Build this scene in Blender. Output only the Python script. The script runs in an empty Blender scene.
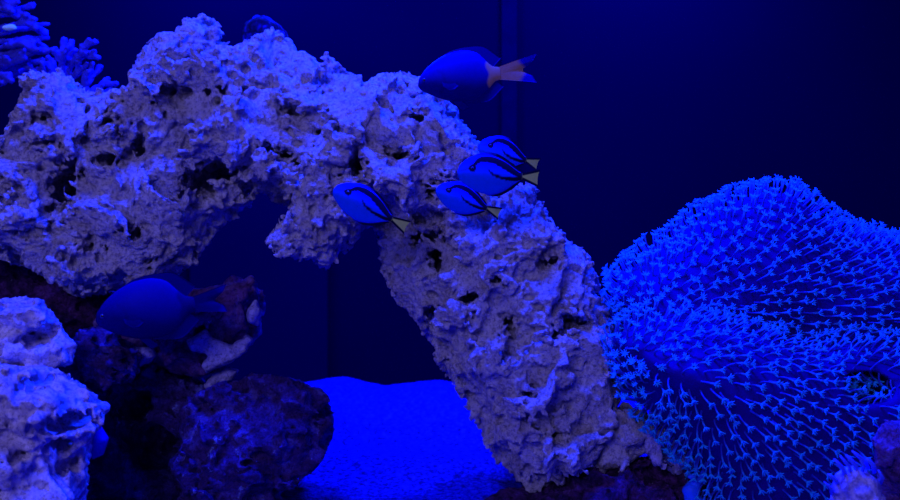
import bpy, math, random
import numpy as np
import openvdb
from mathutils import Vector, Matrix

sc = bpy.context.scene
C = sc.collection
CZ = 0.28            # camera height above the tank bottom; camera stands 1 m in front of the arch

def W(px, py, y=0.0):
    """place in the tank seen at a point of the photo, y metres behind the arch plane"""
    D = 1.0 + y
    return ((px - 450) / 1000 * D, y, CZ + (250 - py) / 1000 * D)

# ------------------------------------------------------------------ scene object helpers
def tag(o, label=None, cat=None, group=None, kind=None):
    if label: o['label'] = label
    if cat: o['category'] = cat
    if group: o['group'] = group
    if kind: o['kind'] = kind
    return o

def link(name, me, mat=None, parent=None):
    o = bpy.data.objects.new(name, me); C.objects.link(o)
    if mat: me.materials.append(mat)
    if parent: o.parent = parent
    return o

def empty(name, loc=(0, 0, 0)):
    o = bpy.data.objects.new(name, None); C.objects.link(o); o.location = loc
    o.empty_display_size = 0.02
    return o

def np_mesh(name, v, faces, smooth=True):
    """v (n,3), faces (m,k) with one k"""
    me = bpy.data.meshes.new(name)
    v = np.ascontiguousarray(v, np.float32); f = np.ascontiguousarray(faces, np.int32)
    k = f.shape[1]
    me.vertices.add(len(v)); me.vertices.foreach_set('co', v.ravel())
    me.loops.add(f.size); me.loops.foreach_set('vertex_index', f.ravel())
    me.polygons.add(len(f)); me.polygons.foreach_set('loop_start', np.arange(0, f.size, k, dtype=np.int32))
    me.polygons.foreach_set('use_smooth', np.full(len(f), smooth))
    me.update(calc_edges=True); me.validate()
    return me

# ------------------------------------------------------------------ noise and volumes
_lat = {}
def vnoise(P, scale, seed):
    """smooth value noise in -1..1 on points P (n,3); turned lattice"""
    if seed not in _lat:
        r = np.random.RandomState(seed)
        q, _ = np.linalg.qr(r.randn(3, 3))
        _lat[seed] = (r.uniform(-1, 1, (32, 32, 32)).astype(np.float32), q.astype(np.float32), r.uniform(0, 32, 3).astype(np.float32))
    L, q, off = _lat[seed]
    X = (P @ q) / np.float32(scale) + off
    I = np.floor(X).astype(np.int32); F = (X - I).astype(np.float32)
    F = F * F * F * (F * (F * 6 - 15) + 10)
    I &= 31; J = (I + 1) & 31
    fx, fy, fz = F[:, 0], F[:, 1], F[:, 2]
    x0, y0, z0, x1, y1, z1 = I[:, 0], I[:, 1], I[:, 2], J[:, 0], J[:, 1], J[:, 2]
    a = L[x0, y0, z0] * (1 - fx) + L[x1, y0, z0] * fx
    b = L[x0, y1, z0] * (1 - fx) + L[x1, y1, z0] * fx
    c = L[x0, y0, z1] * (1 - fx) + L[x1, y0, z1] * fx
    d = L[x0, y1, z1] * (1 - fx) + L[x1, y1, z1] * fx
    a = a * (1 - fy) + b * fy; c = c * (1 - fy) + d * fy
    return a * (1 - fz) + c * fz

def poly_sdf(poly, X, Z):
    """signed distance (positive inside) of a 2-D polygon on the grid X, Z"""
    d2 = np.full(X.shape, 1e9, np.float32); inside = np.zeros(X.shape, bool)
    n = len(poly)
    for i in range(n):
        ax, az = poly[i]; bx, bz = poly[(i + 1) % n]
        ex, ez = bx - ax, bz - az; L = ex * ex + ez * ez + 1e-12
        t = np.clip(((X - ax) * ex + (Z - az) * ez) / L, 0, 1)
        d2 = np.minimum(d2, (X - ax - t * ex) ** 2 + (Z - az - t * ez) ** 2)
        if az != bz:
            c = ((az > Z) != (bz > Z)) & (X < ex * (Z - az) / (bz - az) + ax)
            inside ^= c
    d = np.sqrt(d2)
    return np.where(inside, d, -d)

class Vol:
    """a solid grown on a voxel grid"""
    def __init__(s, lo, hi, vox):
        s.lo = np.array(lo, np.float32); s.vox = vox
        s.n = [int(math.ceil((hi[i] - lo[i]) / vox)) + 1 for i in range(3)]
        s.ax = [(s.lo[i] + np.arange(s.n[i]) * vox).astype(np.float32) for i in range(3)]
        s.f = np.full(s.n, 0.05, np.float32)
    def slab(s, poly, y0, H, R, k=0.008, tilt=0.0, back=None):
        X, Z = np.meshgrid(s.ax[0], s.ax[2], indexing='ij')
        D = 1 + y0
        wp = [((a - 450) / 1000 * D, CZ + (250 - b) / 1000 * D) for a, b in poly]
        d = poly_sdf(wp, X, Z)
        q = (np.maximum(R - d, 0) * (H / R)).astype(np.float32)
        Y = s.ax[1][None, :, None] - y0 - tilt * (Z[:, None, :] - CZ)
        if back: Y = np.where(Y > 0, Y * (H / back), Y)
        g = np.sqrt(q[:, None, :] ** 2 + Y ** 2) - H
        s.union(g, k)
    def union(s, g, k):
        h = np.clip(0.5 + 0.5 * (g - s.f) / k, 0, 1)      # smooth union
        s.f = (g * (1 - h) + s.f * h - k * h * (1 - h)).astype(np.float32)
    def box(s, c, r):
        sl = []
        for i in range(3):
            a = max(0, int((c[i] - r[i] - s.lo[i]) / s.vox) - 1); b = min(s.n[i], int((c[i] + r[i] - s.lo[i]) / s.vox) + 3)
            if a >= b: return None
            sl.append(slice(a, b))
        return tuple(sl)
    def dist(s, sl, c, r):
        dx = (s.ax[0][sl[0]] - c[0])[:, None, None] / r[0]
        dy = (s.ax[1][sl[1]] - c[1])[None, :, None] / r[1]
        dz = (s.ax[2][sl[2]] - c[2])[None, None, :] / r[2]
        return (np.sqrt(dx * dx + dy * dy + dz * dz) - 1) * min(r)
    def add(s, c, r, k=0.004):
        m = 1.6
        sl = s.box(c, [x * m + k for x in r])
        if sl is None: return
        g = s.dist(sl, c, r); f = s.f[sl]
        h = np.clip(0.5 + 0.5 * (g - f) / k, 0, 1)
        s.f[sl] = g * (1 - h) + f * h - k * h * (1 - h)
    def cut(s, c, r, k=0.002):
        sl = s.box(c, [x * 1.3 + k for x in r])
        if sl is None: return
        g = -s.dist(sl, c, r); f = s.f[sl]
        h = np.clip(0.5 - 0.5 * (g - f) / k, 0, 1)
        s.f[sl] = g * (1 - h) + f * h + k * h * (1 - h)
    def trim(s, polys, margin=0.0, k=0.006, rough=0.0, seed=0):
        """keep the solid within the rock's traced outline"""
        h = 0.0015
        a = [p for q in polys for p in q]
        gx = np.arange(min(p[0] for p in a) / 1000 - .51, max(p[0] for p in a) / 1000 - .39, h, dtype=np.float32)
        gz = np.arange(.19 - max(p[1] for p in a) / 1000, .31 - min(p[1] for p in a) / 1000, h, dtype=np.float32)
        X, Z = np.meshgrid(gx, gz, indexing='ij')
        T = np.full(X.shape, -1e9, np.float32)
        for q in polys: T = np.maximum(T, poly_sdf([((u - 450) / 1000, (250 - w) / 1000) for u, w in q], X, Z))
        for j, y in enumerate(s.ax[1]):
            D = 1 + y
            u = np.clip((s.ax[0] / D - gx[0]) / h, 0, len(gx) - 1.01); w = np.clip(((s.ax[2] - CZ) / D - gz[0]) / h, 0, len(gz) - 1.01)
            i0 = u.astype(int); k0 = w.astype(int); fu = (u - i0)[:, None]; fw = (w - k0)[None, :]
            d = (T[np.ix_(i0, k0)] * (1 - fu) + T[np.ix_(i0 + 1, k0)] * fu) * (1 - fw) + (T[np.ix_(i0, k0 + 1)] * (1 - fu) + T[np.ix_(i0 + 1, k0 + 1)] * fu) * fw
            g = -(d * D) - margin; f = s.f[:, j]
            hh = np.clip(0.5 - 0.5 * (g - f) / k, 0, 1)
            s.f[:, j] = g * (1 - hh) + f * hh + k * hh * (1 - hh)
    def surface_points(s, n, rng, band=None):
        idx = np.argwhere(np.abs(s.f) < (band or s.vox))
        p = idx[rng.randint(0, len(idx), n)]
        return s.lo + p * s.vox
    def front(s, px, py):
        """first solid voxel down the view line through a point of the photo"""
        for y in np.arange(s.ax[1][0], s.ax[1][-1], s.vox):
            x, _, z = W(px, py, y)
            i, j, k = [int(round((v - s.lo[a]) / s.vox)) for a, v in enumerate((x, y, z))]
            if 0 <= i < s.n[0] and 0 <= k < s.n[2] and 0 <= j < s.n[1] and s.f[i, j, k] < 0:
                return np.array((x, y, z))
        return None
    def roughen(s, octaves, seed, warp=0.012, band=0.03):
        m = np.abs(s.f) < band
        idx = np.argwhere(m)
        P = (s.lo + idx * s.vox).astype(np.float32)
        if warp:
            w = np.stack([vnoise(P, 0.045, seed + 90 + i) for i in range(3)], 1) * warp
            w += np.stack([vnoise(P, 0.016, seed + 94 + i) for i in range(3)], 1) * warp * 0.3
            Q = P + w
        else: Q = P
        d = np.zeros(len(P), np.float32)
        for i, (sca, amp, kind) in enumerate(octaves):
            n = vnoise(Q, sca, seed + i)
            if kind == 'b': n = 0.55 - np.abs(n) * 2          # rounded lumps, sharp creases
            elif kind == 'r': n = np.abs(n) * 2 - 0.55        # sharp ridges
            d += n * amp
        s.f[m] += d
    def mesh(s, name):
        lim = 3 * s.vox
        f = np.clip(s.f, -lim, lim)
        f[0] = f[-1] = lim; f[:, 0] = f[:, -1] = lim; f[:, :, 0] = f[:, :, -1] = lim
        g = openvdb.FloatGrid(lim); g.copyFromArray(np.ascontiguousarray(f))
        p, t, q = g.convertToPolygons(0.0, 0.0)
        p = p * s.vox + s.lo
        # outward winding
        a = p[q[:, 0]]; b = p[q[:, 1]]; c = p[q[:, 2]]; e = p[q[:, 3]]
        vol = np.einsum('ij,ij->i', a, np.cross(b, c)).sum() + np.einsum('ij,ij->i', a, np.cross(c, e)).sum()
        if vol < 0: q = q[:, ::-1]
        # drop crumbs: keep the largest connected body
        par = np.arange(len(p))
        ed = np.concatenate([q[:, [0, 1]], q[:, [1, 2]], q[:, [2, 3]]])
        while True:
            ra, rb = par[ed[:, 0]], par[ed[:, 1]]
            d = ra != rb
            if not d.any(): break
            ed = ed[d]; ra = ra[d]; rb = rb[d]
            np.minimum.at(par, np.maximum(ra, rb), np.minimum(ra, rb))
            while True:
                q2 = par[par]
                if (q2 == par).all(): break
                par = q2
        ids, cnt = np.unique(par[q[:, 0]], return_counts=True)
        keep = par[q[:, 0]] == ids[cnt.argmax()]
        q = q[keep]
        used = np.unique(q); mp = np.zeros(len(p), np.int64); mp[used] = np.arange(len(used))
        return np_mesh(name, p[used], mp[q])

ROCK = [(0.060, 0.009, 'n'), (0.034, 0.0125, 'r'), (0.018, 0.0060, 'b'), (0.0105, 0.0050, 'r'), (0.0060, 0.0032, 'b'), (0.0033, 0.0019, 'r')]

def rock_vol(shapes, vox, seed, octaves=ROCK, lumps=0, lump_r=(0.006, 0.014), pits=0, pit_r=(0.002, 0.006), holes=(), adds=(), warp=0.012, trim=True):
    rng = np.random.RandomState(seed)
    lo = [1e9] * 3; hi = [-1e9] * 3
    for sh in shapes:
        D = 1 + sh['y']
        for a, b in sh['poly']:
            x, y, z = W(a, b, sh['y'])
            lo = [min(lo[0], x), min(lo[1], y - sh['H']), min(lo[2], z)]; hi = [max(hi[0], x), max(hi[1], y + sh.get('back', sh['H'])), max(hi[2], z)]
    v = Vol([a - 0.022 for a in lo], [a + 0.022 for a in hi], vox)
    for sh in shapes:
        v.slab(sh['poly'], sh['y'], sh['H'], sh['R'], sh.get('k', 0.008), back=sh.get('back'))
    for c in v.surface_points(lumps, rng):
        r = rng.uniform(*lump_r); v.add(c, (r * rng.uniform(.8, 1.4), r * rng.uniform(.7, 1.1), r * rng.uniform(.7, 1.1)))
    for (px, py, y, rx, ry, rz) in adds: v.add(W(px, py, y), (rx, ry, rz), 0.006)
    outl = [sh['poly'] for sh in shapes]
    if trim: v.trim(outl, 0.0)
    if octaves: v.roughen([o for o in octaves if o[0] > .012], seed, warp)
    if trim: v.trim(outl, 0.002, 0.004)
    for (px, py, rx, rz, dep) in holes:
        c = v.front(px, py)
        if c is None: continue
        c = c + np.array((0, dep * 0.55, 0))
        v.cut(c, (rx / 1000, dep, rz / 1000), 0.004)
        for _ in range(5):                                # ragged rim
            o = rng.uniform(-1, 1, 3) * (rx / 1000, dep * .3, rz / 1000) * .8
            r = min(rx, rz) / 1000 * rng.uniform(.4, .75)
            v.cut(c + o - np.array((0, dep * .3, 0)), (r, r * 2, r))
    if octaves: v.roughen([o for o in octaves if o[0] <= .012], seed + 40, warp * .5, band=.012)
    for c in v.surface_points(pits, rng):
        r = rng.uniform(0, 1) ** 2.2 * (pit_r[1] - pit_r[0]) + pit_r[0]
        v.cut(c, (r * rng.uniform(.8, 1.5), r * 1.2, r * rng.uniform(.7, 1.2)), 0.001)
    return v

# ------------------------------------------------------------------ materials
def newmat(name):
    m = bpy.data.materials.new(name); m.use_nodes = True
    nt = m.node_tree; b = nt.nodes['Principled BSDF']
    return m, nt, b

def ramp(nt, src, stops):
    r = nt.nodes.new('ShaderNodeValToRGB')
    el = r.color_ramp.elements
    while len(el) > 1: el.remove(el[-1])
    el[0].position = stops[0][0]; el[0].color = (*stops[0][1], 1)
    for p, c in stops[1:]:
        e = el.new(p); e.color = (*c, 1)
    nt.links.new(src, r.inputs[0]); return r.outputs[0]

def noise(nt, scale, detail=4, rough=0.6, co=None, dist=0.0):
    n = nt.nodes.new('ShaderNodeTexNoise'); n.inputs['Scale'].default_value = scale
    n.inputs['Detail'].default_value = detail; n.inputs['Roughness'].default_value = rough
    n.inputs['Distortion'].default_value = dist
    nt.links.new(co, n.inputs['Vector']); return n.outputs[0]

def coords(nt):
    return nt.nodes.new('ShaderNodeTexCoord').outputs['Object']

def bump(nt, b, h, strength, dist):
    bp = nt.nodes.new('ShaderNodeBump'); bp.inputs['Strength'].default_value = strength
    bp.inputs['Distance'].default_value = dist
    nt.links.new(h, bp.inputs['Height']); nt.links.new(bp.outputs[0], b.inputs['Normal'])

def rock_mat(name, stops, scale=45, bs=420, bstr=1.0, bd=0.007, rough=0.95, spec=0.1, speck=None):
    m, nt, b = newmat(name); co = coords(nt)
    col = ramp(nt, noise(nt, scale, 6, 0.65, co, 0.4), stops)
    if speck:
        mx = nt.nodes.new('ShaderNodeMix'); mx.data_type = 'RGBA'
        f = ramp(nt, noise(nt, speck[1], 3, 0.6, co), [(speck[2], (0, 0, 0)), (speck[2] + 0.06, (1, 1, 1))])
        nt.links.new(f, mx.inputs[0]); nt.links.new(col, mx.inputs[6]); mx.inputs[7].default_value = (*speck[0], 1)
        col = mx.outputs[2]
    mg = nt.nodes.new('ShaderNodeMix'); mg.data_type = 'RGBA'; mg.blend_type = 'MULTIPLY'; mg.inputs[0].default_value = 1
    nt.links.new(col, mg.inputs[6]); nt.links.new(ramp(nt, noise(nt, 280, 3, 0.75, co), [(0.38, (0.5, 0.47, 0.56)), (0.52, (1, 1, 1))]), mg.inputs[7])
    nt.links.new(mg.outputs[2], b.inputs['Base Color'])
    b.inputs['Roughness'].default_value = rough; b.inputs['Specular IOR Level'].default_value = spec
    a = nt.nodes.new('ShaderNodeMath'); a.operation = 'ADD'
    nt.links.new(noise(nt, bs, 5, 0.7, co), a.inputs[0]); nt.links.new(noise(nt, bs * .33, 3, 0.6, co), a.inputs[1])
    bump(nt, b, a.outputs[0], bstr, bd)
    return m

def plain(name, col, rough=0.5, spec=0.3, var=None, scale=60, bs=None, bd=0.001):
    m, nt, b = newmat(name); co = coords(nt)
    v = var or tuple(c * 0.8 for c in col)
    nt.links.new(ramp(nt, noise(nt, scale, 4, 0.6, co), [(0.35, v), (0.65, col)]), b.inputs['Base Color'])
    b.inputs['Roughness'].default_value = rough; b.inputs['Specular IOR Level'].default_value = spec
    if bs: bump(nt, b, noise(nt, bs, 4, 0.6, co), 0.7, bd)
    return m

M_arch = rock_mat('pale_reef_rock', [(0.30, (0.42, 0.35, 0.40)), (0.45, (0.70, 0.62, 0.74)), (0.62, (0.85, 0.78, 0.95))])
M_near = rock_mat('pale_near_rock', [(0.30, (0.36, 0.30, 0.42)), (0.5, (0.62, 0.54, 0.72)), (0.65, (0.80, 0.72, 0.95))], bstr=0.6)
M_dark = rock_mat('coralline_rock', [(0.35, (0.07, 0.03, 0.14)), (0.5, (0.22, 0.08, 0.36)), (0.60, (0.28, 0.15, 0.6)), (0.72, (0.45, 0.4, 0.85))], scale=38, speck=((0.35, 0.32, 0.75), 75, 0.66))
M_dark2 = rock_mat('blue_coralline_rock', [(0.38, (0.04, 0.018, 0.12)), (0.52, (0.08, 0.035, 0.24)), (0.62, (0.13, 0.09, 0.5)), (0.75, (0.26, 0.24, 0.8))], scale=45, speck=((0.25, 0.3, 0.8), 90, 0.66))
M_rub = rock_mat('dark_rubble', [(0.4, (0.04, 0.014, 0.07)), (0.55, (0.12, 0.035, 0.19)), (0.7, (0.2, 0.07, 0.4))], scale=70, speck=((0.5, 0.42, 0.7), 150, 0.70))
M_plate = rock_mat('pale_crust', [(0.35, (0.34, 0.30, 0.62)), (0.6, (0.58, 0.53, 0.9))], scale=60, bstr=0.7)

# ------------------------------------------------------------------ tank shell
def box_me(name, lo, hi):
    x0, y0, z0 = lo; x1, y1, z1 = hi
    v = [(x0, y0, z0), (x1, y0, z0), (x1, y1, z0), (x0, y1, z0), (x0, y0, z1), (x1, y0, z1), (x1, y1, z1), (x0, y1, z1)]
    f = [(0, 3, 2, 1), (4, 5, 6, 7), (0, 1, 5, 4), (1, 2, 6, 5), (2, 3, 7, 6), (3, 0, 4, 7)]
    return np_mesh(name, np.array(v), np.array(f), False)

M_wall = plain('navy_backing', (0.0, 0.0, 0.016), 0.8, 0.0, (0.0, 0.0, 0.0145), 3)
M_wall2 = plain('navy_panel', (0.0012, 0.0008, 0.022), 0.8, 0.0, (0.001, 0.0006, 0.020), 3)
YB = 0.62
TANK = (-1.05, 1.05)
tag(link('wall_back', box_me('wall_back', (TANK[0], YB, -0.02), (TANK[1], YB + 0.012, 0.78)), M_wall), kind='structure', label='dark navy back wall of the tank')
tag(link('wall_left', box_me('wall_left', (TANK[0] - 0.012, -0.42, -0.02), (TANK[0], YB, 0.78)), M_wall), kind='structure', label='dark navy left end wall of the tank')
tag(link('wall_right', box_me('wall_right', (TANK[1], -0.42, -0.02), (TANK[1] + 0.012, YB, 0.78)), M_wall), kind='structure', label='dark navy right end wall of the tank')
tag(link('floor', box_me('floor', (TANK[0], -0.42, -0.02), (TANK[1], YB, -0.002)), M_wall), kind='structure', label='bottom pane of the tank under the sand')
# the pipe against the back wall and a slightly paler navy panel
x0, x1 = W(502, 0, YB - .01)[0], W(517, 0, YB - .01)[0]
M_pipe = plain('navy_pipe', (0.0003, 0.0003, 0.022), 0.8, 0.0)
pipe = link('overflow_duct', box_me('overflow_duct', (-(x1 - x0) / 2, -0.006, 0.36), ((x1 - x0) / 2, 0, 0.78)), M_pipe)
pipe.location = ((x0 + x1) / 2, YB, 0)
tag(pipe, 'faint flat vertical navy duct on the back wall, behind the orange-tailed fish', 'duct')
xe = W(327, 0, YB - .02)[0]
tag(link('trim_1', box_me('trim_1', (xe - 0.22, YB - 0.018, -0.002), (xe, YB, 0.42)), M_wall2), kind='structure', label='slightly paler navy panel on the back wall under the arch')

# sand bed
def sand():
    nx, ny = 420, 330
    x = np.linspace(TANK[0], TANK[1], nx); y = np.linspace(-0.42, YB, ny)
    X, Y = np.meshgrid(x, y, indexing='ij')
    P = np.stack([X.ravel(), Y.ravel(), np.zeros(X.size)], 1).astype(np.float32)
    z = 0.028 + 0.052 * np.clip((Y + 0.05) / 0.5, 0, 1) ** 1.1
    # crest of the far bank, following the skyline of the sand
    PX = X / (1 + Y) * 1000 + 450
    cr = np.interp(X[:, 0] / 1.45 * 1000 + 450, [150, 230, 300, 342, 385, 440, 480, 600, 900], [391, 389, 383, 376, 386.5, 382, 388, 390, 392])
    top = CZ + (250 - cr) / 1000 * 1.45
    t = np.clip((Y - 0.18) / 0.27, 0, 1); t = t * t * (3 - 2 * t)
    z = z * (1 - t) + top[:, None] * t - 0.05 * np.clip((Y - 0.46) / 0.16, 0, 1) ** 1.5
    # hollow and its rim in the middle ground
    z += 0.007 * np.exp(-((Y - 0.10 - 0.25 * (X + 0.02) ** 2) / 0.035) ** 2) - 0.006 * np.exp(-((Y - 0.22) / 0.05) ** 2)
    n = vnoise(P, 0.12, 500) * 0.004 + vnoise(P, 0.045, 501) * 0.0018 + vnoise(P, 0.018, 502) * 0.0009 + vnoise(P, 0.009, 503) * 0.0006
    z = z + n.reshape(z.shape)
    v = np.stack([X, Y, z], 2).reshape(-1, 3)
    i = np.arange(nx * ny).reshape(nx, ny)
    f = np.stack([i[:-1, :-1], i[1:, :-1], i[1:, 1:], i[:-1, 1:]], 2).reshape(-1, 4)
    m, nt, b = newmat('fine_sand'); co = coords(nt)
    a = ramp(nt, noise(nt, 190, 5, 0.8, co), [(0.38, (0.004, 0.006, 0.12)), (0.5, (0.010, 0.016, 0.42)), (0.62, (0.05, 0.06, 0.75))])
    nt.links.new(a, b.inputs['Base Color']); b.inputs['Roughness'].default_value = 1; b.inputs['Specular IOR Level'].default_value = 0
    bump(nt, b, noise(nt, 240, 5, 0.8, co), 1.0, 0.005)
    o = link('sand', np_mesh('sand', v, f), m)
    tag(o, 'bright blue lit fine sand bed with a low bank, across the tank bottom', 'sand', kind='stuff')
    def h(x_, y_):
        a = int(round((x_ - TANK[0]) / (TANK[1] - TANK[0]) * (nx - 1))); b_ = int(round((y_ + 0.42) / (YB + 0.42) * (ny - 1)))
        return z[min(max(a, 0), nx - 1), min(max(b_, 0), ny - 1)]
    return h
sand_h = sand()

# ------------------------------------------------------------------ the arch
arch_poly = [(-40, 150), (-12, 140), (0, 150), (10, 132), (18, 112), (24, 98), (31, 90), (23, 81), (32, 76), (46, 77), (62, 75), (74, 87), (84, 96), (96, 95),
    (112, 96), (125, 92), (135, 87), (133, 75), (139, 62), (150, 48), (160, 37), (168, 33), (178, 38), (185, 23), (196, 20), (213, 21), (219, 31), (217, 44),
    (226, 48), (240, 48), (256, 38), (272, 34), (288, 43), (298, 52), (312, 60), (322, 67), (328, 57), (340, 66), (352, 75), (363, 82), (385, 80), (410, 78),
    (423, 82), (433, 92), (445, 104), (452, 112), (456, 122), (464, 132), (472, 140), (476, 152), (488, 168), (504, 186), (520, 188), (533, 190), (538, 205),
    (544, 220), (557, 233), (572, 245), (584, 248), (586, 262), (592, 278), (600, 300), (608, 318), (614, 335), (619, 350), (623, 370), (622, 395), (614, 420),
    (602, 440), (592, 462), (578, 480), (562, 491), (545, 489), (530, 487), (516, 474), (500, 460), (490, 445), (480, 426), (468, 403), (459, 388), (450, 376),
    (440, 360), (428, 337), (418, 314), (404, 302), (396, 288), (388, 270), (384, 250), (382, 234), (374, 222), (362, 224), (356, 232), (346, 245), (336, 256), (328, 268),
    (319, 262), (308, 258), (294, 256), (280, 251), (272, 239), (281, 228), (290, 216), (293, 204), (274, 199), (265, 189), (252, 187), (248, 207), (234, 214),
    (218, 223), (206, 238), (196, 250), (191, 263), (170, 277), (146, 281), (116, 285), (82, 293), (61, 282), (34, 267), (17, 259), (0, 252), (-40, 250)]
S1 = [(181, 149), (198, 128), (224, 114), (250, 92), (285, 78), (325, 92), (395, 98), (435, 112), (462, 150), (470, 190), (440, 215), (405, 212), (372, 195),
      (350, 215), (332, 255), (318, 252), (285, 246), (282, 236), (300, 214), (292, 196), (268, 182), (245, 180), (225, 168), (205, 157)]
S2 = [(38, 215), (90, 190), (130, 168), (158, 150), (172, 172), (200, 188), (244, 203), (212, 220), (190, 256), (150, 277), (88, 289), (60, 276), (35, 256), (30, 235)]
S3 = [(148, 60), (168, 42), (205, 40), (225, 62), (222, 92), (190, 118), (150, 122), (138, 100)]
S4 = [(28, 92), (60, 82), (95, 104), (108, 130), (98, 170), (78, 168), (60, 150), (40, 160), (22, 190), (5, 190), (8, 150)]
S5 = [(440, 225), (520, 200), (560, 245), (585, 300), (605, 345), (612, 390), (585, 460), (555, 478), (525, 465), (480, 410), (455, 365), (440, 320), (430, 280)]
S6 = [(385, 225), (425, 240), (430, 262), (410, 290), (395, 275), (387, 250)]
arch_shapes = [dict(poly=arch_poly, y=0.0, H=0.062, R=0.045, back=0.08),
    dict(poly=S1, y=-0.055, H=0.042, R=0.026), dict(poly=S2, y=-0.030, H=0.045, R=0.032),
    dict(poly=S3, y=-0.030, H=0.040, R=0.028), dict(poly=S4, y=-0.030, H=0.042, R=0.026),
    dict(poly=S5, y=-0.035, H=0.060, R=0.045), dict(poly=S6, y=-0.02, H=0.03, R=0.02)]
arch_holes = [(60, 186, 16, 22, 0.08), (72, 166, 9, 17, 0.06), (125, 233, 9, 6, 0.03), (212, 168, 26, 12, 0.07), (238, 180, 15, 8, 0.05), (195, 182, 14, 12, 0.04), (110, 165, 9, 16, 0.03), (115, 125, 5, 14, .02),
    (134, 146, 8, 10, 0.03), (287, 107, 8, 8, 0.03), (280, 152, 14, 6, 0.035), (298, 160, 8, 6, 0.03), (332, 129, 12, 5, 0.03), (357, 163, 9, 13, 0.045), (398, 155, 15, 7, 0.04),
    (418, 115, 13, 5, 0.03), (430, 190, 6, 8, 0.03), (419, 219, 6, 7, 0.03), (428, 236, 18, 8, 0.035), (437, 264, 8, 13, 0.04), (430, 312, 9, 16, 0.03),
    (510, 327, 9, 10, 0.035), (578, 325, 16, 9, 0.035), (553, 262, 8, 5, 0.025), (470, 300, 9, 6, 0.025), (560, 335, 12, 5, 0.025), (530, 395, 10, 5, 0.02),
    (555, 440, 8, 6, 0.02), (100, 120, 9, 7, 0.025), (165, 88, 10, 6, 0.02), (150, 260, 10, 4, 0.02), (178, 62, 8, 6, 0.02), (40, 118, 9, 5, 0.02), (500, 280, 9, 5, 0.02), (90, 245, 9, 5, 0.02)]
v = rock_vol(arch_shapes, 0.0014, 7, lumps=260, lump_r=(0.006, 0.018), pits=2600, pit_r=(0.0014, 0.006), holes=arch_holes, warp=0.016)
arch = link('rock_arch', v.mesh('rock_arch'), M_arch)
tag(arch, 'large pale pitted rock arch spanning the tank, its thick leg on the sand', 'rock')
del v

# ------------------------------------------------------------------ other rocks
ROCK2 = [(0.050, 0.007, 'n'), (0.024, 0.006, 'r'), (0.013, 0.004, 'b'), (0.007, 0.0026, 'r'), (0.0045, 0.0013, 'b')]
def rock(name, shapes, mat, label, seed, vox=0.0022, octaves=ROCK2, lumps=60, pits=150, holes=(), group=None, cat='rock', **kw):
    v = rock_vol(shapes, vox, seed, octaves=octaves, lumps=lumps, pits=pits, holes=holes, **kw)
    o = link(name, v.mesh(name), mat)
    tag(o, label, cat, group)
    return o, v

# left foreground: two pale rocks, one on the other
rock('reef_rock', [dict(poly=[(-60, 300), (0, 302), (22, 299), (40, 303), (52, 316), (62, 332), (74, 346), (70, 362), (40, 372), (-60, 380)], y=-0.10, H=0.05, R=0.035)],
     M_near, 'pale blue knobbly rock at the left edge, resting on top of the holed rock', 21, lumps=40, pits=60, holes=[(30, 340, 12, 7, .02)])
rock('reef_rock', [dict(poly=[(-60, 360), (10, 366), (40, 366), (70, 376), (88, 392), (104, 400), (111, 408), (104, 420), (96, 434), (88, 448), (86, 470), (84, 500), (82, 530), (-60, 530)], y=-0.16, H=0.06, R=0.04)],
     M_near, 'pale rock with two large holes in the bottom left corner', 22, lumps=60, pits=120,
     holes=[(30, 383, 12, 7, .035), (60, 425, 16, 9, .045), (40, 430, 10, 8, .035), (52, 447, 9, 7, .03), (12, 460, 8, 5, .02), (60, 470, 7, 7, .02)])
# dark rocks in the middle left
rock('reef_rock', [dict(poly=[(-60, 262), (0, 258), (40, 270), (80, 288), (112, 292), (128, 300), (110, 330), (80, 350), (40, 352), (-60, 350)], y=0.07, H=0.05, R=0.04)],
     M_rub, 'dark reddish rock under the left foot of the arch', 23)
mid, vm = rock('reef_rock', [dict(poly=[(96, 322), (130, 306), (170, 290), (205, 285), (232, 276), (252, 277), (262, 290), (264, 320), (262, 334), (246, 346), (215, 370), (200, 376), (160, 370), (120, 368), (98, 350)], y=0.03, H=0.05, R=0.04)],
     M_dark, 'dark purple overhanging rock ledge behind the plain blue fish', 24, holes=[(200, 330, 9, 6, .02), (150, 345, 10, 6, .02)])
rock('reef_rock', [dict(poly=[(62, 350), (80, 334), (105, 336), (140, 350), (185, 372), (215, 380), (225, 420), (215, 520), (70, 520), (75, 440), (60, 400)], y=0.045, H=0.06, R=0.05)],
     M_dark2, 'dark blue-topped rock between the holed pale rock and the round boulder', 25, holes=[(130, 410, 22, 20, .05), (150, 450, 25, 25, .05)])
rock('reef_rock', [dict(poly=[(178, 420), (190, 398), (215, 384), (245, 376), (275, 378), (300, 384), (322, 392), (335, 412), (333, 430), (325, 450), (312, 468), (298, 480), (286, 492), (276, 520), (170, 520), (186, 490), (170, 465), (184, 445)], y=-0.02, H=0.075, R=0.06)],
     M_dark2, 'dark purple boulder with blue patches standing on the sand in front', 26, lumps=120, pits=200)
rock('reef_rock', [dict(poly=[(70, 348), (80, 332), (100, 326), (120, 334), (138, 350), (142, 368), (128, 382), (104, 388), (84, 380)], y=-0.055, H=0.035, R=0.025)],
     M_dark2, 'small dark rock with blue lit top beside the upper pale rock at the left', 27, lumps=40, pits=60)
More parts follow.
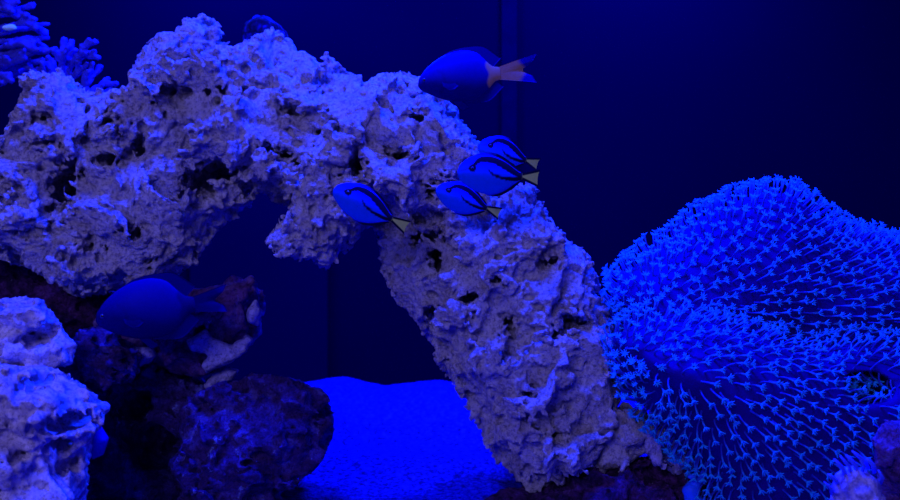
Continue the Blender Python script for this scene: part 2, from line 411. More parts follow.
# pale crusts on the ledge
def crust(poly, y, label, seed, H=0.012):
    rock('coral_plate', [dict(poly=poly, y=y, H=H, R=0.008)], M_plate, label, seed, vox=0.0015,
         octaves=[(0.02, 0.003, 'n'), (0.008, 0.0015, 'b')], lumps=0, pits=0, cat='coral')
crust([(112, 352), (132, 344), (152, 346), (160, 356), (150, 364), (130, 370), (116, 362)], -0.020, 'pale flat crust on the ledge, under the belly of the plain blue fish', 31)
crust([(185, 340), (206, 328), (214, 336), (230, 342), (248, 332), (254, 340), (248, 352), (226, 366), (206, 374), (198, 366), (206, 356), (190, 352)], -0.022, 'pale jagged crust along the lower edge of the ledge', 32)
crust([(202, 384), (214, 370), (228, 366), (240, 370), (234, 380), (216, 388), (206, 394)], 0.0, 'small pale blue crust hanging below the jagged one', 33)
crust([(246, 308), (256, 300), (262, 312), (258, 326), (248, 322)], -0.016, 'small pale crust at the outer tip of the ledge', 34)
# under and right of the arch's leg
rock('reef_rock', [dict(poly=[(596, 420), (606, 404), (625, 402), (646, 410), (656, 420), (660, 436), (650, 448), (634, 456), (622, 470), (604, 474), (590, 470), (585, 450)], y=-0.035, H=0.04, R=0.03)],
     M_arch, 'pale rounded rock wedged between the leg of the arch and the soft coral', 41, lumps=30, pits=60)
rock('reef_rock', [dict(poly=[(646, 430), (664, 424), (684, 430), (700, 440), (706, 456), (690, 474), (660, 470), (646, 452)], y=-0.045, H=0.03, R=0.02)],
     M_plate, 'small grey rock under the left edge of the soft coral', 42, lumps=10, pits=20)
rock('reef_rock', [dict(poly=[(486, 500), (500, 492), (530, 488), (560, 478), (585, 470), (615, 466), (645, 458), (670, 456), (700, 460), (725, 480), (725, 530), (486, 530)], y=-0.05, H=0.05, R=0.03, back=.09)],
     M_rub, 'low dark rubble rock under the foot of the arch', 43, lumps=80, pits=150, holes=[(665, 480, 24, 12, .03)])
rock('reef_rock', [dict(poly=[(850, 380), (870, 374), (910, 376), (910, 420), (870, 412), (852, 400)], y=-0.10, H=0.02, R=0.03)],
     M_rub, 'dark rock in the gap of the soft coral at the right edge', 44, lumps=20, pits=60)
rock('reef_rock', [dict(poly=[(876, 440), (886, 424), (915, 418), (950, 420), (950, 530), (870, 530), (880, 480)], y=-0.20, H=0.035, R=0.03)],
     M_dark, 'dark mottled rock in the bottom right corner', 45, lumps=20, pits=60)

# ------------------------------------------------------------------ soft coral with polyps
M_body = plain('coral_flesh', (0.010, 0.002, 0.21), 0.8, 0.05, (0.010, 0.0, 0.12), 20, 300, 0.0008)
upper = [(616, 296), (626, 276), (642, 266), (656, 250), (672, 240), (688, 228), (706, 216), (720, 208), (730, 198), (745, 192), (762, 189), (783, 190), (796, 198), (808, 210),
         (820, 224), (834, 234), (860, 240), (900, 246), (960, 252), (960, 400), (700, 420), (640, 390), (616, 345)]
lower = [(618, 340), (650, 326), (700, 322), (760, 335), (810, 342), (850, 344), (900, 346), (960, 348), (960, 530), (706, 530), (698, 490), (690, 462), (668, 440), (650, 412), (632, 395), (620, 370)]
v = rock_vol([dict(poly=upper, y=-0.01, H=0.085, R=0.075), dict(poly=lower, y=-0.095, H=0.085, R=0.065, k=0.014)], 0.003, 60,
             octaves=[(0.11, 0.012, 'n'), (0.05, 0.007, 'n')], warp=0.0, holes=[(874, 390, 22, 14, .05)], lumps=0, trim=False)
coral = empty('soft_coral', W(790, 500, -0.02))
tag(coral, 'huge mounded soft coral covered in little star-tipped polyps, filling the right side', 'coral')
def keep_world(o, par):
    o.parent = par; o.matrix_parent_inverse = Matrix.Translation(-Vector(par.location)); return o
body = keep_world(link('coral_body', v.mesh('coral_body'), M_body), coral)
flow = [(630, 275, -.5, 1), (700, 215, .1, 1), (760, 190, .3, 1), (840, 232, 1, .45), (900, 245, 1, .35), (690, 270, 1, .3), (760, 270, 1, .45), (850, 285, 1, -.1), (640, 320, .3, .5),
        (700, 320, 1, -.1), (650, 345, .9, -.3), (632, 385, .1, .8), (720, 360, 1, -.35), (790, 370, .5, -.7), (850, 345, 1, .3), (730, 420, 1, -.8), (850, 440, .8, -.8), (700, 480, .4, -1), (660, 430, -.1, -.6), (780, 310, 1, .2)]
def flow_at(x, y, z):
    D = 1 + y; px = x / D * 1000 + 450; py = 250 - (z - CZ) / D * 1000
    sx = sz = s = 0
    for a, b, c, d in flow:
        w = 1 / ((px - a) ** 2 + (py - b) ** 2 + 200) ** 1.5
        l = math.hypot(c, d); sx += w * c / l; sz += w * d / l; s += w
    return px, py, Vector((sx / s, 0, sz / s))

def tube(pts, rad, n, cap=True):
    """tube along pts; returns verts, quads"""
    V = []; F = []
    prev = None
    for i, p in enumerate(pts):
        d = (pts[min(i + 1, len(pts) - 1)] - pts[max(i - 1, 0)]).normalized()
        if prev is None: u = d.orthogonal().normalized()
        else: u = (prev - d * prev.dot(d)).normalized()
        prev = u; w = d.cross(u)
        for k in range(n):
            a = 2 * math.pi * k / n
            V.append(p + (u * math.cos(a) + w * math.sin(a)) * rad[i])
    for i in range(len(pts) - 1):
        for k in range(n):
            k2 = (k + 1) % n
            F.append((i * n + k, i * n + k2, (i + 1) * n + k2, (i + 1) * n + k))
    if cap and n == 4: F.append(tuple((len(pts) - 1) * n + k for k in range(4)))
    if cap and n == 6:
        b = (len(pts) - 1) * n; F.append((b, b + 1, b + 2, b + 3)); F.append((b, b + 3, b + 4, b + 5))
    return V, F
def polyp_geo(rng, L, stalk_dir, n0):
    """stalk leaves along the skin normal, bends to stalk_dir, ends in a crown of eight arms"""
    V = []; F = []; K = []
    pts = []; p = Vector((0, 0, 0))
    for i in range(6):
        t = i / 5
        d = (n0 * (1 - t) ** 1.3 * 0.9 + stalk_dir * (0.35 + t)).normalized()
        pts.append(p.copy()); p = p + d * L / 5
    tip = pts[-1]; d = (pts[-1] - pts[-2]).normalized()
    v_, f_ = tube(pts, [.0012, .0009, .0008, .0008, .0008, .0011], 6)
    V += v_; F += f_; K += [0.0 if i < 24 else 0.5 for i in range(len(v_))]
    up = (d + n0 * 0.25).normalized()
    u = up.orthogonal().normalized(); w = up.cross(u); a0 = rng.uniform(0, 6)
    for k in range(8):
        a = a0 + k * math.pi / 4 + rng.uniform(-.1, .1)
        o = u * math.cos(a) + w * math.sin(a)
        l = rng.uniform(.0036, .0050)
        sp = rng.uniform(.65, 1.0)
        q = [tip + o * .0007, tip + o * l * .5 * sp + up * l * .35, tip + o * l * sp + up * l * (.55 if sp > .8 else .8)]
        v_, f_ = tube(q, [.0006, .00062, .0003], 4)
        b = len(V); V += v_; F += [tuple(b + i for i in ff) for ff in f_]; K += [1.0] * len(v_)
    return V, F, K

def polyp_mat():
    m, nt, b = newmat('coral_polyps')
    at = nt.nodes.new('ShaderNodeAttribute'); at.attribute_name = 'tip'
    nt.links.new(ramp(nt, at.outputs['Fac'], [(0.0, (0.012, 0.03, 0.40)), (0.5, (0.012, 0.15, 0.6)), (1.0, (0.010, 0.36, 0.85))]), b.inputs['Base Color'])
    b.inputs['Roughness'].default_value = 0.6; b.inputs['Specular IOR Level'].default_value = 0.2
    return m
M_polyp = polyp_mat()

def poly_mesh_tip(name, V, F, K):
    me = np_mesh(name, np.array([tuple(a) for a in V]), np.array(F))
    at = me.attributes.new('tip', 'FLOAT', 'POINT'); at.data.foreach_set('value', np.array(K, np.float32))
    return me

bm_ = body.data
npoly = len(bm_.polygons)
cen = np.zeros(npoly * 3, np.float32); bm_.polygons.foreach_get('center', cen); cen = cen.reshape(-1, 3)
nor = np.zeros(npoly * 3, np.float32); bm_.polygons.foreach_get('normal', nor); nor = nor.reshape(-1, 3)
rng = random.Random(5)
order = list(range(npoly)); rng.shuffle(order)
cell = {}; chosen = []
SP = 0.0078
for i in order:
    c = cen[i]; n = nor[i]
    if n[1] > 0.35 or c[0] > 0.50: continue
    if c[2] < 0.03: continue
    k = tuple(int(math.floor(a / SP)) for a in c); ok = True
    for dx in (-1, 0, 1):
        for dy in (-1, 0, 1):
            for dz in (-1, 0, 1):
                for j in cell.get((k[0] + dx, k[1] + dy, k[2] + dz), ()):
                    if ((cen[j] - c) ** 2).sum() < SP * SP: ok = False; break
                if not ok: break
            if not ok: break
        if not ok: break
    if ok:
        cell.setdefault(k, []).append(i); chosen.append(i)
polyps = []
for i in chosen:
    c = cen[i]; n = Vector([float(a) for a in nor[i]])
    px, py, fl = flow_at(float(c[0]), float(c[1]), float(c[2]))
    if ((px - 874) / 19) ** 2 + ((py - 390) / 12) ** 2 < 1: continue
    d = (fl * 1.0 + n * 0.55 + Vector((rng.uniform(-.18, .18), rng.uniform(-.2, .1), rng.uniform(-.15, .15)))).normalized()
    vis = n[1] < -0.15 and px < 895 and py < 495
    polyps.append((c, n, d, vis, rng.uniform(.011, .019)))
near = sorted([p for p in polyps if p[3]], key=lambda p: p[0][1])[:100]
nid = set(id(p) for p in near)
RV = []; RF = []; RK = []
for p in polyps:
    c, n, d, vis, L = p
    V, F, K = polyp_geo(rng, L, d, n)
    base = Vector([float(a) for a in c]) - n * 0.0015
    if id(p) in nid:
        o = link('polyp', poly_mesh_tip('polyp', V, F, K), M_polyp)
        o.parent = coral; o.location = base - Vector(coral.location)
    else:
        b = len(RV); RV += [a + base for a in V]; RF += [tuple(b + i for i in f) for f in F]; RK += K
rest = keep_world(link('polyp_carpet', poly_mesh_tip('polyp_carpet', RV, RF, RK), M_polyp), coral)
rest['kind'] = 'stuff'
print('polyps', len(polyps))
del v

# ------------------------------------------------------------------ branching corals behind, top left
M_finger = plain('finger_coral', (0.05, 0.06, 0.50), 0.7, 0.1, (0.03, 0.02, 0.28), 120, 500, 0.0008)
def capsule_tree(name, lab, base, branches, seed, y, r0, trunk):
    """each branch of its own: list of polylines in photo points"""
    root = empty(name, W(*base, y)); tag(root, lab, 'coral')
    rng = random.Random(seed)
    def grow(nm, lines, r):
        segs = []
        for ln in lines:
            P = [Vector(W(a, b, y + dy)) for a, b, dy in ln]
            segs += [(P[i], P[i + 1]) for i in range(len(P) - 1)]
        lo = [min(min(a[k], b[k]) for a, b in segs) - .016 for k in range(3)]; hi = [max(max(a[k], b[k]) for a, b in segs) + .016 for k in range(3)]
        v = Vol(lo, hi, 0.0013)
        X = np.stack(np.meshgrid(*v.ax, indexing='ij'), 3)
        for a, b in segs:
            A = np.array(a, np.float32); E = np.array(b - a, np.float32); L = (E ** 2).sum()
            t = np.clip(((X - A) @ E) / L, 0, 1)
            g = np.sqrt(((X - A - t[..., None] * E) ** 2).sum(3)) - r
            v.union(g, 0.003)
        v.roughen([(0.009, 0.0012, 'n'), (0.0045, 0.0007, 'b')], seed, 0)
        keep_world(link(nm, v.mesh(nm), M_finger), root)
    grow('stem', trunk, r0 * 1.25)
    for br in branches: grow('branch', br, r0)
    return root
def fork(x0, y0, x1, y1, rng, n=2, dy=0.0):
    """a main finger with side fingers"""
    d1 = rng.uniform(-.03, .02) + dy
    L = [[(x0, y0, dy * .5), ((x0 + x1) / 2, (y0 + y1) / 2 + rng.uniform(-2, 2), (dy + d1) / 2), (x1, y1, d1)]]
    for k in range(n):
        t = rng.uniform(.35, .8); s = rng.choice((-1, 1)); l = rng.uniform(9, 16)
        vx, vy = x1 - x0, y1 - y0; q = math.hypot(vx, vy); vx /= q; vy /= q
        ex, ey = vx * .8 - s * vy * .6, vy * .8 + s * vx * .6
        bx, by = x0 + (x1 - x0) * t, y0 + (y1 - y0) * t
        L.append([(bx, by, d1 * t), (bx + ex * l, by + ey * l, d1 * t - .01)])
    return L
rg = random.Random(3)
left_coral = capsule_tree('branching_coral', 'branching finger coral in the top left corner, its fingers pointing sideways', (10, 120),
    [fork(-20, 12, 18, 2, rg), fork(-15, 18, 33, 5, rg), fork(-10, 30, 35, 19, rg), fork(0, 34, 48, 24, rg), fork(-5, 42, 47, 38, rg), fork(-10, 50, 34, 42, rg), fork(-10, 56, 38, 50, rg, 3), fork(-10, 60, 55, 49, rg),
     fork(-15, 68, 25, 58, rg), fork(-10, 72, 42, 60, rg), fork(0, 84, 30, 66, rg), fork(-20, 80, 10, 74, rg), fork(-20, 5, 12, -6, rg)], 71, 0.14, 0.0032, [[(-25, 120, 0), (-12, 70, .01), (-15, 20, .01)], [(-12, 90, 0), (5, 70, .0)]])
capsule_tree('branching_coral', 'branching finger coral with spread upright fingers behind the left end of the arch', (66, 130),
    [fork(62, 90, 52, 60, rg), fork(62, 80, 64, 40, rg), fork(66, 68, 72, 42, rg, 1), fork(68, 72, 88, 40, rg), fork(68, 62, 94, 52, rg, 1), fork(70, 78, 87, 64, rg, 1), fork(60, 90, 48, 58, rg), fork(64, 80, 60, 52, rg),
     fork(78, 92, 100, 68, rg), fork(84, 98, 108, 79, rg, 1), fork(82, 100, 110, 90, rg), fork(76, 100, 90, 80, rg, 1), fork(56, 96, 38, 70, rg)], 72, 0.12, 0.0030, [[(66, 130, 0), (64, 100, 0), (66, 72, 0)], [(66, 120, 0), (80, 96, 0), (88, 90, 0)]])

pv = Vol([a - .03 for a in W(9, 24, .10)], [a + .03 for a in W(9, 24, .10)], 0.0012)  # greenish glint on the glass, built as a pale solid patch by the coral
for (a, b, rx, rz) in [(9, 28, 7, 3.2), (7, 19, 6, 4.5), (13, 27, 3, 2.5)]: pv.add(W(a, b, .10), (rx / 1000, .004, rz / 1000), 0.003)
pv.roughen([(0.006, 0.0008, 'n')], 83, 0)
gp = keep_world(link('glint_patch', pv.mesh('glint_patch'), plain('pale_green_glint', (0.55, 1.0, 0.62), 0.7, 0.1, (0.35, 0.6, 0.55), 90)), left_coral)
gp['label'] = 'small pale green glint, built as a solid patch'

# rounded coral behind the crest
rock('mushroom_coral', [dict(poly=[(241, 48), (241, 34), (246, 22), (256, 15), (268, 16), (280, 23), (289, 36), (296, 60), (250, 66)], y=0.085, H=0.022, R=0.018)],
     rock_mat('mottled_coral', [(0.44, (0.006, 0.004, 0.03)), (0.56, (0.008, 0.008, 0.16)), (0.66, (0.01, 0.02, 0.45))], scale=70, bs=200, bstr=0.6),
     'small rounded mottled blue coral peeping over the crest of the arch', 51, vox=0.0016, octaves=[(0.02, 0.0015, 'n'), (0.006, 0.0012, 'b')], lumps=0, pits=0, cat='coral')
# bright little finger coral at the foot of the soft coral
v = Vol([a - .05 for a in W(694, 485, -.11)], [a + .05 for a in W(694, 485, -.11)], 0.0012)
for (a, b, r) in [(691, 489, 6.5), (696, 482, 5), (702, 475, 2.6), (704, 471, 2.4), (694, 476, 2.2), (690, 477, 1.8), (687, 491, 5), (695, 492, 5), (700, 478, 2.8), (692, 497, 7), (696, 505, 8), (692, 515, 9)]:
    v.add(W(a, b, -.11), (r / 1000,) * 3, 0.002)
v.roughen([(0.006, 0.0008, 'n')], 77, 0)
tag(link('finger_coral', v.mesh('finger_coral'), plain('bright_coral', (0.01, 0.12, 1.0), 0.6, 0.2)), 'tiny bright blue finger coral under the soft coral, beside the rubble', 'coral')
# pale blurred frag with tentacles, bottom right
fr = empty('tentacled_coral', W(860, 500, -0.27)); tag(fr, 'pale round coral with bright tentacles at the bottom right, nearest the glass', 'coral')
v = rock_vol([dict(poly=[(826, 530), (830, 490), (836, 474), (850, 466), (868, 468), (880, 480), (886, 496), (890, 530)], y=-0.27, H=0.02, R=0.02)], 0.0016, 78, octaves=[(0.02, 0.003, 'n'), (0.008, 0.0015, 'b')])
keep_world(link('coral_base', v.mesh('coral_base'), rock_mat('pale_frag', [(0.4, (0.18, 0.16, 0.55)), (0.6, (0.55, 0.48, 0.8))], scale=60, bstr=.4)), fr)
M_tent = plain('tentacles', (0.06, 0.12, 0.95), 0.5, 0.3)
for (a, b, c, d, w) in [(846, 478, 834, 459, 2.4), (852, 476, 840, 456, 2.0), (858, 474, 846, 455, 2.6), (868, 468, 852, 451, 2.2), (874, 472, 866, 458, 2.4), (838, 486, 828, 474, 2.2), (832, 494, 824, 482, 1.8), (880, 484, 878, 470, 2), (862, 472, 860, 460, 1.8)]:
    P0 = Vector(W(a, b, -.27)); P1 = Vector(W(c, d, -.285)); m_ = (P0 + P1) / 2 + Vector((0, -.006, .001)); r = w / 1000 * .73
    V, F = tube([P0, P0.lerp(m_, .6), m_, m_.lerp(P1, .6), P1], [r, r, r * .95, r * .8, r * .35], 6)
    keep_world(link('tentacle', np_mesh('tentacle', np.array([tuple(q) for q in V]), np.array(F)), M_tent), fr)
# small dark blue knob behind the holed rock
rock('sponge', [dict(poly=[(84, 424), (100, 422), (110, 438), (106, 456), (92, 462), (84, 450)], y=-0.10, H=0.014, R=0.012)], plain('blue_sponge', (0.0, 0.004, 0.45), 0.7, .1, None, 60, 200),
     'smooth deep blue lump tucked against the right side of the holed rock', 53, vox=0.0018, octaves=[(0.02, 0.0015, 'n')], lumps=0, pits=0, cat='sponge')

# ------------------------------------------------------------------ fish
def interp(tab, u):
    xs, ys = zip(*tab)
    u = np.asarray(u, float)
    # smooth (cubic Hermite, monotone-free) interpolation
    xs = np.array(xs); ys = np.array(ys); m = np.gradient(ys, xs)
    i = np.clip(np.searchsorted(xs, u, 'right') - 1, 0, len(xs) - 2)
    h = xs[i + 1] - xs[i]; t = np.clip((u - xs[i]) / h, 0, 1)
    return ((2 * t ** 3 - 3 * t ** 2 + 1) * ys[i] + (t ** 3 - 2 * t ** 2 + t) * h * m[i] + (-2 * t ** 3 + 3 * t ** 2) * ys[i + 1] + (t ** 3 - t ** 2) * h * m[i + 1])

def color_mesh(name, v, f, col):
    me = np_mesh(name, v, f)
    at = me.color_attributes.new('pattern', 'FLOAT_COLOR', 'POINT')
    c = np.ones((len(v), 4), np.float32); c[:, :3] = col
    at.data.foreach_set('color', c.ravel())
    return me
def fish_mat(name, rough=0.55):
    m, nt, b = newmat(name)
    at = nt.nodes.new('ShaderNodeAttribute'); at.attribute_name = 'pattern'
    n = noise(nt, 350, 3, 0.6, coords(nt))
    mx = nt.nodes.new('ShaderNodeMix'); mx.data_type = 'RGBA'; mx.blend_type = 'MULTIPLY'; mx.inputs[0].default_value = 0.25
    nt.links.new(at.outputs['Color'], mx.inputs[6]); nt.links.new(n, mx.inputs[7])
    nt.links.new(mx.outputs[2], b.inputs['Base Color'])
    b.inputs['Roughness'].default_value = rough; b.inputs['Specular IOR Level'].default_value = 0.04
    return m
M_fish = fish_mat('fish_skin'); M_fin = fish_mat('fish_fin', .8)
def glossy(name, c):
    m, nt, b = newmat(name); b.inputs['Base Color'].default_value = (*c, 1); b.inputs['Roughness'].default_value = 0.15; return m
M_eye = glossy('fish_eye', (0.02, 0.03, 0.25)); M_pupil = glossy('fish_pupil', (0.002, 0.002, 0.01))

def body_me(top, bot, wid, S, colf, nu=120, nv=48):
    u = (1 - np.cos(np.linspace(0, math.pi, nu))) / 2 * 0.999
    u = u * .5 + np.linspace(0, .999, nu) * .5
    t_ = interp(top, u); b_ = interp(bot, u); w_ = interp(wid, u)
    a = np.arange(nv) * 2 * math.pi / nv
    c = (t_ + b_) / 2; h = (t_ - b_) / 2
    sa = np.sin(a)[None, :]; ca = np.cos(a)[None, :]
    # laterally flattened, slightly keeled section
    Z = c[:, None] + h[:, None] * sa; Y = w_[:, None] * np.sign(ca) * np.abs(ca) ** 1.15 * 0.98
    X = np.repeat(u[:, None], nv, 1)
    v = np.stack([X, Y, Z], 2).reshape(-1, 3)
    i = np.arange(nu * nv).reshape(nu, nv); j = np.roll(i, -1, 1)
    f = np.stack([i[:-1], j[:-1], j[1:], i[1:]], 2).reshape(-1, 4)
    caps = [[i[0, 0], i[0, (nv - k - 1) % nv], i[0, nv // 2], i[0, nv // 2]] for k in []]
    col = colf(v[:, 0], v[:, 2])
    # close snout and tail root
    v = np.vstack([v, [[-0.004, 0, c[0]]], [[1.0, 0, c[-1]]]])
    col = np.vstack([col, colf(v[-2:, 0], v[-2:, 2])])
    n0 = len(v) - 2
    fan = []
    for k in range(0, nv, 2):
        fan.append((n0, i[0, (k + 2) % nv], i[0, k + 1], i[0, k])); fan.append((n0 + 1, i[-1, k], i[-1, k + 1], i[-1, (k + 2) % nv]))
    f = np.vstack([f, fan])
    v = v * S
    return color_mesh('body', v, f, col)

def fin_me(name, root, edge, S, colf, thick=0.012, nu=40, nv=14, bend=0.0, wave=0.0):
    """solid fin lofted between a root line and an edge line (both in body units: x, z)"""
    def line(pts, n):
        p = np.array(pts, float); s = np.concatenate([[0], np.cumsum(np.hypot(*np.diff(p, axis=0).T))]); s /= s[-1]
        q = np.linspace(0, 1, n); return np.stack([np.interp(q, s, p[:, 0]), np.interp(q, s, p[:, 1])], 1)
    A = line(root, nu); B = line(edge, nu)
    t = np.linspace(0, 1, nv)
    P = A[:, None] * (1 - t)[None, :, None] + B[:, None] * t[None, :, None]
    q = np.arange(nu)
    ridge = 0.25 * thick * np.cos(q * math.pi)[:, None] * np.ones(nv)
    off = bend * (t ** 2)[None, :] + wave * np.sin(q / nu * 5)[:, None] * t[None, :]
    th = thick * (1 - .75 * t)[None, :] / 2 * np.ones((nu, 1))
    v1 = np.stack([P[..., 0], off - th - ridge * .3, P[..., 1]], 2).reshape(-1, 3); v2 = np.stack([P[..., 0], off + th + ridge * .3, P[..., 1]], 2).reshape(-1, 3)
    i = np.arange(nu * nv).reshape(nu, nv); N = nu * nv
    f = np.stack([i[:-1, :-1], i[1:, :-1], i[1:, 1:], i[:-1, 1:]], 2).reshape(-1, 4)
    g = f[:, ::-1] + N
    ring = list(i[:, 0]) + list(i[-1, 1:]) + list(i[::-1, -1][1:]) + list(i[0, ::-1][1:-1])
    side = [(ring[k], ring[(k + 1) % len(ring)], ring[(k + 1) % len(ring)] + N, ring[k] + N) for k in range(len(ring))]
    v = np.vstack([v1, v2])
    return color_mesh(name, v * S, np.vstack([f, g, side]), colf(v[:, 0], v[:, 2]))

def sphere_me(name, c, r, S, ny=0.5):
    n, m = 16, 10; V = []; F = []
    for i in range(m + 1):
        a = math.pi * i / m
        for k in range(n):
            b = 2 * math.pi * k / n
            V.append((c[0] + r * math.sin(a) * math.cos(b), c[1] + r * ny * math.cos(a), c[2] + r * math.sin(a) * math.sin(b)))
    for i in range(m):
        for k in range(n): F.append((i * n + k, i * n + (k + 1) % n, (i + 1) * n + (k + 1) % n, (i + 1) * n + k))
    return np_mesh(name, np.array(V) * S, np.array(F))

def band(tab, hw, u, z, soft=0.008):
    c = interp(tab, u); w = np.interp(u, [a for a, _ in tab], hw)
    d = w - np.abs(z - c)
    k = np.clip(d / soft + .5, 0, 1)
    return k * (u >= tab[0][0] - .01) * 1.0

BLUE = np.array((0.0, 0.06, 0.78)); DEEP = np.array((0.002, 0.002, 0.035)); YEL = np.array((0.50, 0.60, 0.16))
BRIGHT = np.array((0.0, 0.015, 0.9))
def tang_color(u, z):
    s = band([(0.17, .07), (0.22, .10), (0.28, .175), (0.4, .225), (0.55, .21), (0.7, .15), (0.85, .075), (0.95, .03), (1.0, 0.01), (1.2, 0)], [.02, .042, .046, .046, .056, .064, .06, .05, .05, .05], u, z)
    e = np.clip((0.055 - np.hypot(u - .215, (z - .075))) / .01 + .5, 0, 1)
    p = band([(0.45, .075), (0.5, .02), (0.58, -.02), (0.7, -.045), (0.85, -.05), (1.0, -.03), (1.2, -.03)], [.008, .018, .022, .026, .03, .035, .04], u, z)
    q = 0.45 * band([(0.04, .03), (0.12, .055), (0.2, .075), (.3, .1)], [.012, .02, .025, 0], u, z)
    k = np.maximum(np.maximum(s, p), np.maximum(e, q))[:, None]
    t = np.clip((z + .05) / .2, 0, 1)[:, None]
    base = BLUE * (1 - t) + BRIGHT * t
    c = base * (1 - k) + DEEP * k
    y = np.clip((u - .985) / .03, 0, 1)[:, None]
    return c * (1 - y) + YEL * y
def tang_tail(u, z):
    t = np.clip((u - 1.0) / .3, 0, 1)
    up = .05 + t * .085; lo = -.05 - t * .115
    k = np.clip((np.maximum(z - (up - .036), (lo + .040) - z)) / .008 + .5, 0, 1)[:, None]
    return YEL * (1 - k) + DEEP * k
def tang_fin(u, z):
    k = np.clip((np.abs(z) - np.where(z > 0, interp(T_TOP, u), -interp(T_BOT, u)) - 0.0) / .012, 0, 1)[:, None]
    k = k * np.clip((u - .3) / .3, 0.15, 1)[:, None]
    return BRIGHT * (1 - k) + DEEP * k
T_TOP = [(0, .005), (.012, .065), (.04, .12), (.1, .185), (.2, .25), (.32, .285), (.45, .29), (.6, .262), (.75, .19), (.88, .105), (.96, .058), (1, .05)]
T_BOT = [(0, -.015), (.012, -.06), (.04, -.105), (.1, -.155), (.2, -.225), (.32, -.275), (.45, -.30), (.6, -.285), (.75, -.215), (.88, -.115), (.96, -.06), (1, -.05)]
T_WID = [(0, .012), (.05, .04), (.15, .07), (.3, .09), (.5, .085), (.7, .06), (.88, .03), (1, .016)]
solid = lambda c: (lambda u, z: np.repeat(np.array(c)[None, :], len(u), 0))

def fish(name, lab, cat, group, snout, ped, y, parts, yaw=0, roll=0, hs=1.0):
    P0 = Vector(W(*snout, y)); P1 = Vector(W(*ped, y)); S = (P1 - P0).length / math.cos(yaw)
    root = empty(name, P0); tag(root, lab, cat, group)
    ang = math.atan2(P1.z - P0.z, P1.x - P0.x)
    root.rotation_euler = (Matrix.Rotation(-ang, 3, 'Y') @ Matrix.Rotation(yaw, 3, 'Z') @ Matrix.Rotation(roll, 3, 'X')).to_euler()
    parts(root, S)
    root.scale = (1, 1, hs)
    return root

def tang_parts(root, S):
    link('body', body_me(T_TOP, T_BOT, T_WID, S, tang_color, 160, 64), M_fish, root)
    u = np.linspace(.16, .95, 24)
    tp = interp(T_TOP, u); bt = interp(T_BOT, u)
    ex = .045 * np.sin(np.clip((u - .14) / .8, 0, 1) * math.pi) ** .6 + .012 * (u > .8)
    link('dorsal_fin', fin_me('dorsal_fin', list(zip(u, tp - .012)), list(zip(u + .03, tp + ex)), S, tang_fin, .014, 60, 10), M_fin, root)
    u = np.linspace(.42, .95, 20); bt = interp(T_BOT, u)
    ex = .04 * np.sin(np.clip((u - .4) / .56, 0, 1) * math.pi) ** .6 + .01 * (u > .8)
    link('anal_fin', fin_me('anal_fin', list(zip(u, bt + .012)), list(zip(u + .03, bt - ex)), S, tang_fin, .014, 50, 10), M_fin, root)
    link('tail_fin', fin_me('tail_fin', [(.985, .046), (.99, 0), (.985, -.046)], [(1.28, .125), (1.25, .06), (1.24, -.02), (1.245, -.09), (1.265, -.15)], S, tang_tail, .016, 60, 24, .03), M_fin, root)
    for s in (-1, 1):
        w = float(interp(T_WID, .34))
        f = link('pectoral_fin', fin_me('pectoral_fin', [(.33, .01), (.335, -.05)], [(.43, .03), (.47, -.02), (.455, -.08), (.40, -.09)], S, solid((0.0, 0.035, .5)), .005, 24, 8, s * -.002), M_fin, root)
        f.location = (0, s * (w * .93) * S, 0)
        w = float(interp(T_WID, .21))
        e = link('eye', sphere_me('eye', (.215, s * w * .86, .075), .026, S, .6), M_eye, root)
        link('pupil', sphere_me('pupil', (.213, s * (w * .86 + .009), .075), .015, S, .55), M_pupil, e)

G = 'striped blue tangs swimming by the arch'
fish('striped_tang', 'striped blue tang alone before the middle of the arch, left of the cluster', 'fish', G, (333.5, 189.5), (392, 219), -0.15, tang_parts, 0.10, hs=.86)
fish('striped_tang', 'largest striped blue tang, in the middle of the cluster of three', 'fish', G, (457.5, 172.5), (523, 176), -0.16, tang_parts, 0.12, hs=1.0)
fish('striped_tang', 'striped blue tang at the top of the cluster, half hidden behind the largest', 'fish', G, (478.5, 146), (527, 159.5), -0.11, tang_parts, 0.18, hs=1.0)
fish('striped_tang', 'striped blue tang lowest of the cluster, just in front of the leg', 'fish', G, (436, 189.5), (487.5, 208), -0.135, tang_parts, 0.12, hs=.88)

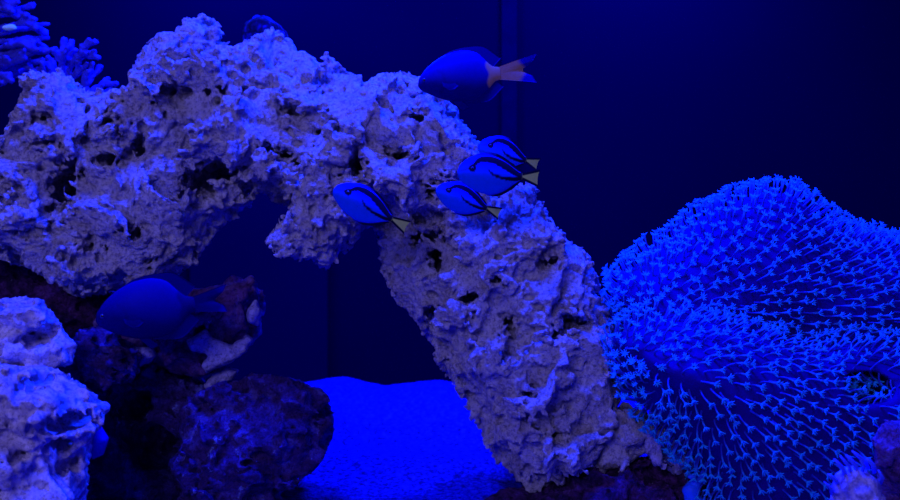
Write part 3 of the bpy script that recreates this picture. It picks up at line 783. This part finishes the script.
# damsels
D_TOP = [(0, -.01), (.012, .04), (.045, .09), (.1, .15), (.2, .225), (.35, .295), (.5, .325), (.65, .315), (.76, .265), (.85, .16), (.91, .10), (.96, .08), (1, .075)]
D_BOT = [(0, -.035), (.012, -.065), (.045, -.095), (.12, -.145), (.25, -.215), (.4, -.265), (.55, -.28), (.7, -.265), (.8, -.215), (.87, -.15), (.93, -.095), (1, -.08)]
D_WID = [(0, .02), (.06, .06), (.18, .1), (.35, .12), (.55, .105), (.75, .065), (.9, .035), (1, .022)]
DB = np.array((0.0, 0.0, 0.27)); ORG = np.array((0.33, 0.17, 0.13))
def damsel(orange, DB=DB, tl=1.0):
    org = ORG if orange else DB * .5
    def bodyc(u, z):
        edge = 0.835 + .015 * np.cos(z * 30)
        k = np.clip((u - edge) / .03, 0, 1)[:, None]
        g = 0.35 * np.clip((.03 - np.abs(np.hypot(u - .2, z + .02) - .14)) / .02, 0, 1) * (u > .25)
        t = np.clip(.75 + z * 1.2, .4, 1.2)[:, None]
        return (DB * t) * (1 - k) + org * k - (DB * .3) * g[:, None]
    def tailc(u, z):
        d = np.hypot((u - 1.0), z * .6)
        k = np.clip((d - .24 - .03 * np.cos(z * 25)) / .06, 0, 1)[:, None]
        return org * (1 - k) + DB * k
    def parts(root, S):
        link('body', body_me(D_TOP, D_BOT, D_WID, S, bodyc, 140, 56), M_fish, root)
        u = np.linspace(.18, .92, 24); tp = interp(D_TOP, u)
        ex = .035 * np.clip((u - .15) / .2, 0, 1) + .05 * np.clip((u - .6) / .25, 0, 1)
        link('dorsal_fin', fin_me('dorsal_fin', list(zip(u, tp - .015)), list(zip(u + .10 * u + .02, tp + ex)), S, solid(DB * .45), .014, 60, 10), M_fin, root)
        u = np.linspace(.5, .93, 18); bt = interp(D_BOT, u)
        ex = .02 + .05 * np.clip((u - .55) / .2, 0, 1)
        link('anal_fin', fin_me('anal_fin', list(zip(u, bt + .015)), list(zip(u + .10 * u, bt - ex)), S, solid(DB * .45), .014, 50, 10), M_fin, root)
        link('tail_fin', fin_me('tail_fin', [(.985, .074), (.99, 0), (.985, -.078)], [(1 + (a - 1) * tl, b_ * (1 if tl == 1 else .8)) for a, b_ in [(1.46, .19), (1.40, .10), (1.27, .02), (1.27, -.01), (1.38, -.07), (1.42, -.16)]], S, tailc, .018, 70, 24, .04), M_fin, root)
        link('pelvic_fin', fin_me('pelvic_fin', [(.36, -.22), (.46, -.24)], [(.5, -.39), (.58, -.36)], S, solid(DB * .6), .012, 20, 8), M_fin, root)
        for s in (-1, 1):
            w = float(interp(D_WID, .33))
            f = link('pectoral_fin', fin_me('pectoral_fin', [(.3, -.03), (.31, -.09)], [(.38, -.01), (.46, -.05), (.5, -.10), (.44, -.14), (.38, -.14)], S, solid(DB * .6), .005, 24, 8, s * -.004), M_fin, root)
            f.location = (0, s * w * .92 * S, 0)
            w = float(interp(D_WID, .09))
            e = link('eye', sphere_me('eye', (.09, s * w * .85, .02), .026, S, .6), M_eye, root)
            link('pupil', sphere_me('pupil', (.088, s * (w * .85 + .009), .02), .016, S, .55), M_pupil, e)
    return parts
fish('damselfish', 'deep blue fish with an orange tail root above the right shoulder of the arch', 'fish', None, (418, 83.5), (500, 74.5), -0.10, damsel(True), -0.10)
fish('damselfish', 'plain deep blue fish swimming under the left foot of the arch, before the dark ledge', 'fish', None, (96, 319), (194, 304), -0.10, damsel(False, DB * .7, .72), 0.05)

# ------------------------------------------------------------------ light, world, camera
def area(name, loc, target, size, sy, col, power, spread=math.pi):
    l = bpy.data.lights.new(name, 'AREA'); l.shape = 'RECTANGLE'; l.size = size; l.size_y = sy
    l.color = col; l.energy = power; l.spread = spread
    o = bpy.data.objects.new(name, l); C.objects.link(o); o.location = loc
    o.rotation_euler = (Vector(target) - Vector(loc)).to_track_quat('-Z', 'Y').to_euler()
    return o
KEY = (0.002, 0.022, 1.0)
for lx in (-0.32, 0.30): area('tank_lamp', (lx, 0.40, 0.98), (lx, 0.25, 0), 0.20, 0.08, KEY, 26)
area('tank_lamp', (-0.02, -0.22, 0.98), (-0.02, -0.18, 0), 0.36, 0.07, KEY, 29)
area('room_light', (-0.6, -1.9, 0.95), (0, 0, 0.25), 0.9, 0.5, (0.38, 0.34, 1.0), 16)
w = bpy.data.worlds.new('world'); sc.world = w; w.use_nodes = True
w.node_tree.nodes['Background'].inputs[0].default_value = (0.03, 0.03, 0.75, 1)
w.node_tree.nodes['Background'].inputs[1].default_value = 0.42

cam = bpy.data.cameras.new('camera'); co = bpy.data.objects.new('camera', cam); C.objects.link(co)
co.location = (0, -1.0, CZ); co.rotation_euler = (math.pi / 2, 0, 0)
cam.sensor_width = 36; cam.lens = 40; cam.clip_start = 0.01
cam.dof.use_dof = True; cam.dof.focus_distance = 0.90; cam.dof.aperture_fstop = 7
sc.camera = co
sc.view_settings.view_transform = 'Standard'; sc.view_settings.look = 'None'
sc.view_settings.exposure = 0; sc.view_settings.gamma = 1
